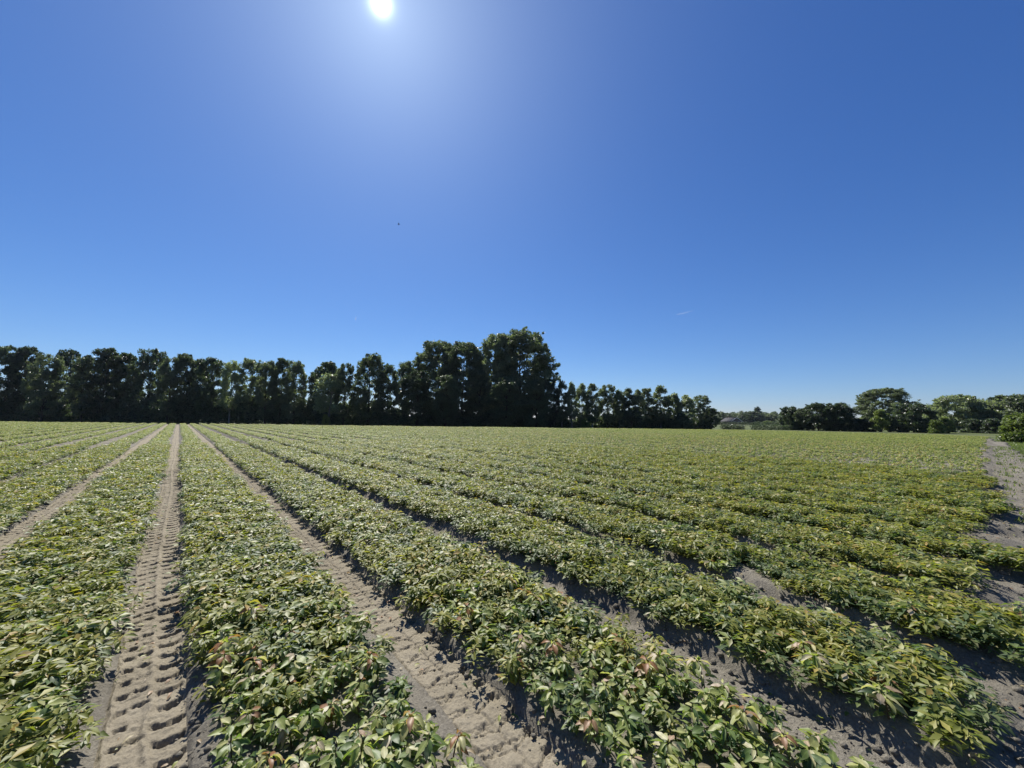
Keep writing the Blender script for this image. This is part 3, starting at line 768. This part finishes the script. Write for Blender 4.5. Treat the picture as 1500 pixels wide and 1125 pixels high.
# house
M_brick = simple('dark_brick', (0.14, 0.10, 0.08)); M_tile = simple('grey_roof_tile', (0.075, 0.073, 0.075), 0.95, 0.05); M_white = simple('white_trim', (0.75, 0.75, 0.73)); M_glass = simple('window_glass', (0.03, 0.035, 0.04), 0.15, 0.6)
hp = ray(1071, 618); hs_ = 300
house = thing('house', 'low dark house with a grey gabled roof among far trees', 'house', (hp.x*hs_, hp.y*hs_, -0.05))
house.rotation_euler[2] = R(-40)
mb = MB(); w, l, e, r_ = 4.2, 7.0, 2.0, 4.7
mb.box((-w, -l, 0), (w, l, e))
for sgn in (-1, 1): mb.add([(-w, sgn*l, e), (w, sgn*l, e), (0, sgn*l, r_)], t=[(0, 1, 2) if sgn < 0 else (1, 0, 2)])
link('wall', mb.mesh('wall', M_brick), house)
mb = MB()
for sgn in (-1, 1):
    a = np.array([(sgn*(w+0.4), -l-0.4, e-0.25), (sgn*(w+0.4), l+0.4, e-0.25), (0, l+0.4, r_+0.05), (0, -l-0.4, r_+0.05)])
    b = a + np.array([0, 0, 0.18])
    mb.add(np.concatenate([a, b]), [(0,1,2,3),(7,6,5,4),(0,4,5,1),(1,5,6,2),(2,6,7,3),(3,7,4,0)])
roof = link('roof', mb.mesh('roof', M_tile), house)
mb = MB(); mb.box((-0.4, 2.2, r_-0.5), (0.4, 3.0, r_+0.8)); link('chimney', mb.mesh('chimney', M_brick), roof)
for sgn in (-1, 1):
    mb = MB(); a = np.array([(sgn*(w+0.45), -l-0.42, e-0.35), (sgn*(w+0.45), -l-0.5, e-0.35), (0, -l-0.5, r_-0.02), (0, -l-0.42, r_-0.02)]); b = a + np.array([0, 0, 0.3])
    mb.add(np.concatenate([a, b]), [(0,1,2,3),(7,6,5,4),(0,4,5,1),(1,5,6,2),(2,6,7,3),(3,7,4,0)]); link('bargeboard', mb.mesh('bargeboard', M_white), roof)
for xw in (-2.2, 1.2):
    mb = MB(); mb.box((xw, -l-0.06, 0.9), (xw+1.1, -l-0.005, 1.9)); win = link('window', mb.mesh('window', M_white), house)
    mb = MB(); mb.box((xw+0.1, -l-0.075, 1.0), (xw+1.0, -l-0.062, 1.8)); link('pane', mb.mesh('pane', M_glass), win)

# low hedges in front of the house
def hedge(p0, p1, h, dp, label):
    a, b = ray(p0, horizon_y(p0))*dp, ray(p1, horizon_y(p1))*dp
    rg = np.random.RandomState(int(p0)); L = math.hypot(b.x-a.x, b.y-a.y); nq = int(L*420)
    t = rg.rand(nq); zt = h*rg.rand(nq)*(0.75+0.5*vnoise(t*L*0.8, t*0+2)); wv = rg.normal(0, 0.28, nq)
    nx, ny = -(b.y-a.y)/L, (b.x-a.x)/L
    p = np.stack([(b.x-a.x)*(t-0.5)+nx*wv, (b.y-a.y)*(t-0.5)+ny*wv, zt], -1)
    q = leaf_quads(rg, p, rg.uniform(0.05, 0.13, nq))
    o = thing('hedge', label, 'hedge', ((a.x+b.x)/2, (a.y+b.y)/2, -0.04), 'low hedges beyond the field')
    link('foliage', mesh_np('foliage', q.reshape(-1, 3), [np.arange(nq*4).reshape(-1, 4)], M_dark, False, {'leaf_tone': np.repeat(rg.rand(nq), 4)}), o)
    mb = MB()
    for s in np.arange(-L/2+0.3, L/2, 0.8):
        mb.tube(np.array([[(b.x-a.x)/L*s, (b.y-a.y)/L*s, 0], [(b.x-a.x)/L*s+0.03, (b.y-a.y)/L*s, h*0.4], [(b.x-a.x)/L*s, (b.y-a.y)/L*s+0.03, h*0.8]]), [0.03, 0.022, 0.01], 5)
    link('stem', mb.mesh('stem', M_bark), o)
hedge(1056, 1090, 0.95, 84, 'short low dark hedge in front of the far house')
hedge(1100, 1174, 1.15, 82, 'long low dark hedge right of the far house')
hedge(1046, 1106, 1.55, 190, 'far taller hedge standing just in front of the house')
hedge(1104, 1166, 1.9, 200, 'far taller hedge between the house and the right hand trees')

# rough grass on the right
rng = np.random.RandomState(9)
ng_ = 26000
gx_ = 21.5 + 62*rng.rand(ng_)**1.3; gy_ = -1.45 - 0.022*gx_ - 9*rng.rand(ng_)**1.4
sp_ = rng.rand(ng_) < 0.10                                   # stray tufts on the path
tx_ = rng.randint(0, 420, ng_); tufts = np.random.RandomState(4).rand(420, 2)
gx_ = np.where(sp_, 9 + 36*tufts[tx_, 0] + rng.normal(0, 0.05, ng_), gx_); gy_ = np.where(sp_, -0.25 - 0.025*gx_ - 1.3*tufts[tx_, 1] + rng.normal(0, 0.05, ng_), gy_)
bl = np.where(sp_, rng.uniform(0.03, 0.08, ng_), rng.uniform(0.05, 0.16, ng_)); aa = rng.rand(ng_)*6.28; wd = rng.uniform(0.006, 0.02, ng_)
bx = np.stack([np.cos(aa), np.sin(aa), 0*aa], -1); ln = rng.normal(0, 0.5, (ng_, 2))
b0 = np.stack([gx_, gy_, np.where(sp_, soil_z(gx_, gy_)-0.01, -0.06)], -1)
tip = b0 + np.stack([ln[:, 0]*bl, ln[:, 1]*bl, bl+0.03], -1)
v = np.stack([b0 - bx*wd[:, None], b0 + bx*wd[:, None], tip], 1)
link('grass', mesh_np('grass', v.reshape(-1, 3), [np.arange(ng_*3).reshape(-1, 3)], M_bright, False, {'leaf_tone': np.repeat(rng.rand(ng_), 3)}), kind='stuff')

# ------------------------------------------------------------------ in the sky
M_bird = simple('dark_feather', (0.03, 0.03, 0.03))
d = ray(584, 328.5); bp = d*60
bird = thing('bird', 'tiny dark bird gliding high against the blue sky', 'bird', (bp.x, bp.y, EYE+bp.z))
mb = MB()
pts = np.array([[-0.2, 0, 0], [-0.12, 0, 0.005], [0, 0, 0.01], [0.12, 0, 0.012], [0.2, 0, 0.01], [0.24, 0, 0.005]])
mb.tube(pts, [0.012, 0.035, 0.05, 0.04, 0.028, 0.004], 8)
mb.add([(-0.2, 0, 0.0), (-0.32, 0.05, 0), (-0.33, -0.05, 0), (-0.2, 0, 0.012)], t=[(0, 1, 2), (3, 2, 1)])
link('body', mb.mesh('body', M_bird, True), bird)
for sgn in (-1, 1):
    mb = MB()
    up = np.array([(0.10, sgn*0.02, 0.03), (-0.06, sgn*0.02, 0.03), (0.12, sgn*0.22, 0.09), (-0.04, sgn*0.22, 0.09), (0.02, sgn*0.45, 0.06), (-0.06, sgn*0.43, 0.06)])
    lo = up - np.array([0, 0, 0.014])
    mb.add(np.concatenate([up, lo]), [(0, 2, 3, 1), (2, 4, 5, 3), (7, 9, 8, 6), (9, 11, 10, 8), (0, 6, 8, 2), (2, 8, 10, 4), (1, 3, 9, 7), (3, 5, 11, 9), (4, 10, 11, 5)])
    link('wing', mb.mesh('wing', M_bird, True), bird)
bird.scale = (0.8, 0.8, 0.8); bird.rotation_euler = (0, R(-8), -YAW + R(10))

def contrail(p0, p1, dist_, rad, alpha, label):
    m, t, out_ = new_mat('ice_trail')
    df = N(t, 'ShaderNodeBsdfDiffuse', inp={'Color': (0.9, 0.9, 0.9, 1)}); tl = N(t, 'ShaderNodeBsdfTranslucent', inp={'Color': (0.9, 0.9, 0.9, 1)})
    m1 = N(t, 'ShaderNodeMixShader', inp={0: 0.5}); t.links.new(df.outputs[0], m1.inputs[1]); t.links.new(tl.outputs[0], m1.inputs[2])
    tp = N(t, 'ShaderNodeBsdfTransparent'); m2 = N(t, 'ShaderNodeMixShader', inp={0: alpha}); t.links.new(tp.outputs[0], m2.inputs[1]); t.links.new(m1.outputs[0], m2.inputs[2]); t.links.new(m2.outputs[0], out_.inputs[0])
    a, b = ray(*p0)*dist_, ray(*p1)*dist_
    c = (a+b)/2
    pts = np.array([list(a.lerp(b, s)-c) for s in np.linspace(0, 1, 9)])
    pts[:, 2] += np.sin(np.arange(9)*1.3)*rad*0.3
    mb = MB(); mb.tube(pts, rad*np.array([0.15, 0.8, 1, 0.95, 0.85, 0.7, 0.5, 0.3, 0.05]), 8)
    o = link('contrail', mb.mesh('contrail', m, True)); o.location = c + Vector((0, 0, EYE))
    o['label'] = label; o['category'] = 'contrail'
contrail((990, 461.5), (1018, 454.5), 3000, 4.5, 0.07, 'faint slanting contrail in the sky above the right belt')
contrail((520.6, 469.5), (521.8, 463), 3000, 3.5, 0.16, 'short bright contrail in the sky left of the great domes')

# ------------------------------------------------------------------ the air
hz_mat, t, out_ = new_mat('air')
pv = N(t, 'ShaderNodeVolumePrincipled', inp={'Color': (0.75, 0.85, 1.0, 1), 'Density': 0.00006, 'Anisotropy': 0.2})
t.links.new(pv.outputs[0], out_.inputs['Volume'])
mb = MB(); mb.box((-560, -560, -1.6), (560, 560, 45))
link('haze', mb.mesh('haze', hz_mat), kind='stuff')
